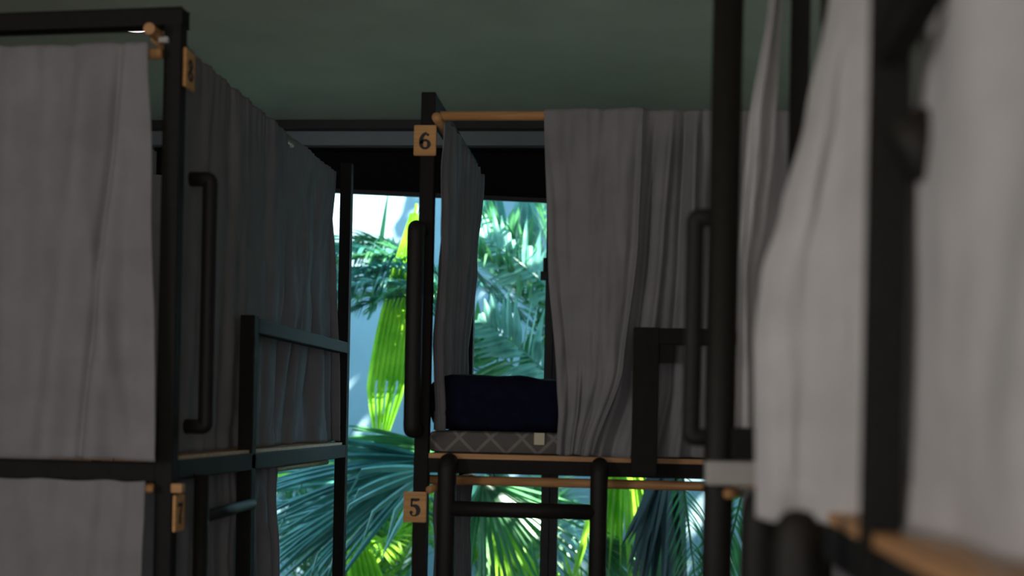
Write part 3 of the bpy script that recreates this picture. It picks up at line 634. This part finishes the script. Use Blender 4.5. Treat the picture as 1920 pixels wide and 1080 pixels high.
for i, (px, py, dd) in enumerate([(640, 600, 7.5), (600, 560, 7.5), (690, 585, 7.4), (660, 520, 7.6), (700, 490, 7.9), (615, 500, 7.8)]):
    e = P(px, py, dd); c_ = P(860, 600-8*i, dd+.2); feather(pa, [M_L_TEAL, M_L_PALE, M_L_MID][i % 3], (c_, c_.lerp(e, .3)+V((0, 0, .20)), c_.lerp(e, .7)+V((0, 0, .18)), e), 40, .22, .024, 2.0, 62, None, .1, seed=400+i, kinks=.3)
# B: big blue green fan palm leaves at sill height, hub behind plate 5
pb = thing('palm', 'dark blue green fan palm with long straps spreading left of plate 5', 'palm', (-0.9, 7.5, 0))
hb = P(812, 872, 7.3); cane(pb, (hb.x+.1, 7.5, 0), (hb.x+.1, 7.5, hb.z-.4), .05, 'trunk')
fan(pb, M_L_TEAL, P(815, 862, 7.3), (-1, -.15, -.20), (0, -1, .35), 24, 1.25, .042, -40, 30, .28, 1, (hb.x+.1, 7.5, hb.z-.4), .25)
fan(pb, M_L_TEAL, P(715, 930, 7.6), (-1, -.1, -.55), (0, -1, .5), 18, .85, .045, -26, 30, .25, 2, (hb.x+.1, 7.5, hb.z-.4), .2)
fan(pb, M_L_TEAL, P(770, 900, 7.8), (-1, 0, -.2), (0, -1, .3), 18, 1.2, .045, -24, 35, .3, 3, (hb.x+.1, 7.5, hb.z-.4), .1)
fan(pb, M_L_MID, P(840, 850, 7.6), (-1, -.1, .08), (0, -1, .3), 16, .80, .035, -22, 22, .5, 9, (hb.x+.1, 7.5, hb.z-.4), .3)
fan(pb, M_L_PALE, P(812, 880, 7.1), (-1, -.2, -.45), (0, -1, .5), 6, .62, .05, -42, 40, .7, 19, None, .9)
for i, (px, py, dd, mt_) in enumerate([(520, 900, 8.6, M_L_YEL), (560, 960, 8.8, M_L_MID), (640, 880, 8.7, M_L_YEL), (700, 860, 8.8, M_L_MID)]):
    e = P(px, py, dd); r0 = P(840, 1000, 8.6); feather(pb, mt_, (r0, r0.lerp(e, .35)+V((0, 0, .28)), r0.lerp(e, .75)+V((0, 0, .25)), e), 40, .34, .022, 1.2, 55, None, .1, seed=240+i, kinks=.2)
# yellow green hanging straps
py_ = thing('palm', 'young fan palm with tall folded yellow green leaves between the left post and plate 5', 'palm', (-1.5, 8.6, 0))
hy = P(770, 1150, 8.6); cane(py_, (hy.x, 8.6, 0), hy, .03)
def straps(par, top, bot, wtop, wbot, n, mat, d, seed=0):
    """one pleated hanging leaf: n ribs from top edge to lower edge"""
    rnd = random.Random(seed); bm = bmesh.new(); a = P(*top, d); b_ = P(*bot, d); rows = 26; prev = None
    for j in range(rows+1):
        t_ = j/rows; c_ = a.lerp(b_, t_)+V((0, -.05*math.sin(math.pi*t_), 0)); wv = (wtop+(wbot-wtop)*(math.sin(t_*math.pi*.62)**1.0))
        if t_ > .8: wv *= 1-.55*(t_-.8)/.2
        row = []
        for i in range(2*n+1):
            u = i/(2*n)-.5
            row.append(bm.verts.new(c_+V((u*wv, (.014 if i % 2 else -.014)*min(1, wv/.15)+.05*u, .0))))
        if prev:
            for i in range(2*n):
                if t_ > .80 and i % 4 == 3 and rnd.random() < .9: continue
                bm.faces.new((prev[i], prev[i+1], row[i+1], row[i]))
        prev = row
    tube(bm, [a+V((0, 0, .0)), a+V((.01, 0, .06))], .01, 6)
    return obj('hanging_leaf', bm, mat, par, False, 'pleated yellow green leaf')
straps(py_, (778, 400), (716, 808), .05, .25, 8, M_L_YEL, 7.85, 1)
straps(py_, (668, 985), (700, 1130), .05, .22, 6, M_L_YEL, 7.9, 2)
for i, (px, py, dd) in enumerate([(665, 1010, 8.4), (700, 940, 8.8), (745, 930, 8.7), (790, 960, 8.4), (640, 930, 9.0), (720, 1040, 8.0), (600, 880, 9.0)]):
    e = P(px, py, dd); r0 = P(780-15*i, 1180, 8.6); m1 = r0.lerp(e, .4)+V((0, 0, .35)); m2 = r0.lerp(e, .8)+V((0, 0, .35))
    feather(py_, M_L_YEL if i % 2 else M_L_MID, (r0, m1, m2, e), 36, .36, .02, .9, 52, None, .1, seed=130+i)
# C: palm in the centre bottom, hub under the wooden rod
pc = thing('palm', 'green fan palm spreading below the mattress, centre of the window', 'palm', (-0.7, 8.2, 0))
hc = P(905, 900, 8.0); cane(pc, (hc.x-.05, 8.3, 0), (hc.x-.05, 8.3, hc.z-.2), .04, 'trunk')
fan(pc, M_L_MID, hc, (.62, -.1, -.78), (0, -1, .1), 20, 1.0, .034, -42, 62, .10, 4, (hc.x-.05, 8.3, hc.z-.2), .05)
fan(pc, M_L_YEL, P(925, 960, 8.4), (.25, -.1, -1), (0, -1, .1), 16, .8, .030, -28, 28, .05, 5, (hc.x-.05, 8.3, hc.z-.2), 0)
fan(pc, M_L_TEAL, P(925, 860, 8.2), (-.1, -.1, -1), (0, -1, .1), 10, .42, .05, -30, 30, .05, 6, None, 0)
for i, (a_, b_, mt_) in enumerate([((960, 1120), (1020, 960), M_L_MID), ((900, 1120), (1010, 1000), M_L_YEL), ((980, 1140), (880, 960), M_L_MID)]):
    s_ = P(*a_, 8.9); e = P(*b_, 8.9); feather(pc, mt_, (s_, s_.lerp(e, .3)+V((0, 0, .15)), s_.lerp(e, .7)+V((0, 0, .12)), e), 26, .30, .018, .8, 50, None, .1, seed=150+i)
# D: feather palm behind the right pane
pd = thing('palm', 'tall green feather palm seen above the navy pillow', 'palm', (-0.2, 8.4, 0))
rD = P(1075, 640, 8.4); cane(pd, (rD.x+.25, 8.4, 0), rD, .035, 'trunk', .1)
for i, (a_, b_, dd) in enumerate([((1045, 720), (905, 600), 7.6), ((1060, 620), (950, 420), 8.1), ((1050, 560), (900, 440), 8.0)]):
    s_ = P(*a_, dd); e = P(*b_, dd); feather(pd, M_L_PALE if i != 1 else M_L_MID, (s_, s_.lerp(e, .33)+V((0, 0, .03)), s_.lerp(e, .66)+V((0, 0, .03)), e), 15, .30, .050, .35, 60, V((.3, -.2, 1)), .05, seed=420+i, kinks=.1)
zed = [((885, 400), 8.2, .10, M_L_MID, .55, .035), ((880, 470), 8.0, .05, M_L_MID, .45, .030), ((880, 520), 8.3, .0, M_L_TEAL, .5, .03), ((870, 640), 7.9, .05, M_L_MID, .50, .045), ((1000, 330), 8.5, .1, M_L_MID, .5, .03)]
for i, (e_, dd, rise, mt_, L, wd_) in enumerate(zed):
    e = P(*e_, dd); s_ = rD+V((0, 0, -.06*i)); feather(pd, mt_, (s_, s_.lerp(e, .33)+V((0, 0, rise)), s_.lerp(e, .66)+V((0, 0, rise)), e), 24, L, wd_, .9, 58, None, .12, seed=170+i, kinks=.15)
s_ = P(1060, 775, 7.9); e = P(865, 618, 7.9); feather(pd, M_L_MID, (s_, s_.lerp(e, .33)+V((0, 0, .02)), s_.lerp(e, .66)+V((0, 0, .06)), e), 16, .34, .055, .1, 75, V((.25, -.2, 1)), .1, seed=190, kinks=0)
s_ = P(1060, 800, 8.2); e = P(850, 690, 8.2); feather(pd, M_L_TEAL, (s_, s_.lerp(e, .33)+V((0, 0, .1)), s_.lerp(e, .66)+V((0, 0, .12)), e), 30, .34, .018, .8, 55, None, .1, seed=191)
fan(pd, M_L_TEAL, P(925, 330, 8.8), (0, 0, -1), (0, -1, 0), 12, .55, .05, -16, 16, .0, 7, None, 0)
fan(pd, M_L_TEAL, P(985, 330, 8.9), (0, 0, -1), (0, -1, 0), 12, .85, .05, -14, 16, .0, 8, None, 0)
# tall upper left blades against the bright wall
for i, (a_, b_) in enumerate([((700, 560), (725, 375)), ((690, 600), (780, 400)), ((640, 560), (625, 440)), ((650, 600), (612, 420))]):
    s_ = P(*a_, 8.2); e = P(*b_, 8.2); bm = bmesh.new(); leaflet(bm, s_, e-s_, (e-s_).length*1.15, .045, .12, V((1, 0, .2)), 10, .2); obj('blade', bm, M_L_TEAL if i % 2 else M_L_MID, pa)
# low palms filling the back of the garden
pg = thing('palm', 'low yellow green feather palm against the garden wall, behind plate 5', 'palm', (-2.2, 9.2, 0))
ph_ = thing('palm', 'low mid green feather palm against the garden wall, below the mattress', 'palm', (-0.6, 9.2, 0))
rg = random.Random(77)
for par, cx, n_, xr in ((pg, 640, 22, 170), (ph_, 960, 12, 120)):
    for i in range(n_):
        r0 = P(cx+rg.uniform(-60, 60), 1230, 9.0); e = P(cx+rg.uniform(-xr, xr), rg.uniform(840, 1040) if par is pg else rg.uniform(930, 1060), rg.uniform(8.6, 9.15))
        feather(par, [M_L_YEL, M_L_MID, M_L_MID, M_L_PALE][i % 4], (r0, r0.lerp(e, .4)+V((0, 0, .45)), r0.lerp(e, .85)+V((0, 0, .40)), e), 34, .36, .020, 1.2, 52, None, .12, seed=300+i+(0 if par is pg else 50), kinks=.15)
# E: bright frond bottom right and F: dark palm
pe = thing('palm', 'bright yellow green palm leaf hanging under the wooden rod, right of the ladder', 'palm', (0.3, 8.0, 0))
hE = P(1170, 740, 7.9); fan(pe, M_L_YEL, hE, (.02, 0, -1), (0, -1, .1), 20, 1.3, .050, -13, 17, .0, 11, None, 0)
fan(pe, M_L_MID, P(1100, 1000, 7.9), (.75, 0, -.65), (0, -1, .2), 12, .7, .04, -30, 30, .1, 12, None, 0)
fan(pe, M_L_YEL, P(1095, 1180, 8.1), (-.05, 0, 1), (0, -1, .2), 9, .50, .05, -25, 25, .2, 14, None, 0)
cane(pe, (hE.x+.1, 8.15, 0), (hE.x+.03, 8.1, hE.z), .03)
pf = thing('palm', 'dark green palm with a thick trunk beside the near bunk post', 'palm', (0.6, 7.5, 0))
tF = P(1240, 900, 7.9); cane(pf, (tF.x, 7.9, 0), (tF.x, 7.9, 2.0), .09, 'trunk', 0)
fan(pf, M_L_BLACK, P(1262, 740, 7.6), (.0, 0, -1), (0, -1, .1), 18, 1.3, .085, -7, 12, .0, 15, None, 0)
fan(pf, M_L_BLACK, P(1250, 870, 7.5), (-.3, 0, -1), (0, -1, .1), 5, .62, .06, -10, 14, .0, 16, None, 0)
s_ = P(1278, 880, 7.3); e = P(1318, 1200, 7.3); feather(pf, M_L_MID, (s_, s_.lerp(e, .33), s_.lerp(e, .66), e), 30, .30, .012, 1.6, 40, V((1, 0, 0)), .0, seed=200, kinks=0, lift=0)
s_ = P(1400, 900, 7.6); e = P(1330, 1150, 7.6); feather(pf, M_L_MID, (s_, s_.lerp(e, .33), s_.lerp(e, .66), e), 22, .3, .03, 1.0, 50, V((1, 0, 0)), .0, seed=201, kinks=0, lift=0)

# added unseen tree above the garden: its crown shades the wall and palms but for a few sun patches
tr = thing('shade_tree', 'added unseen tree above the garden that shades the palms', 'shade_tree', (4.8, 8.6, 0))
cane(tr, (4.8, 8.6, 0), (3.6, 8.2, 5.6), .16, 'trunk', .3)
ZC = 5.6; back = -SUN; lit = []
def sunspot(px, py, d, rad):
    p = P(px, py, d); q = p+back*((ZC-p.z)/back.z); lit.append((q.x, q.y, rad))
for px in range(560, 690, 16):
    for py in range(330, 480, 20): sunspot(px, py, GY, .03)
for px in (1150, 1180, 1205):
    for py in (920, 970, 1020, 1070): sunspot(px, py, 7.9, .05)
for k in range(9): sunspot(768-4*k, 440+42*k, 7.85, .0)
for a_ in ((905, 985, 8.2), (930, 1010, 8.2), (950, 1040, 8.3), (700, 1030, 7.9), (690, 480, 8.0), (720, 500, 7.8), (660, 520, 7.8), (560, 900, 9.0), (620, 910, 9.0), (700, 900, 8.9), (1000, 420, 8.5)): sunspot(*a_, .0)
for ix in range(24):
    for iz in range(9):
        for X_, Z_ in ((-.25+ix*.16, 1.55+iz*.24), (-2.75-ix*.16, 1.2+iz*.26)):
            t_ = (ZC-Z_)/back.z; lit.append((X_+back.x*t_, GY+back.y*t_, .06))
rnd = random.Random(5); bm = bmesh.new()
for k in range(6500):
    x, y = rnd.uniform(-4.5, 7.5), rnd.uniform(3.5, 8.8); z = ZC+rnd.uniform(-.12, .12); sz = rnd.uniform(.14, .26)
    if any((x-a_)**2+(y-b_)**2 < (c_+sz*.75)**2 for a_, b_, c_ in lit): continue
    dr = V((rnd.uniform(-1, 1), rnd.uniform(-1, 1), rnd.uniform(-.15, .15))).normalized()
    leaflet(bm, V((x, y, z))-dr*sz*.8, dr, sz*1.6, sz*.75, .3, None, 3, .15)
cr = obj('crown', bm, M_L_DARK, tr); cr['kind'] = 'stuff'
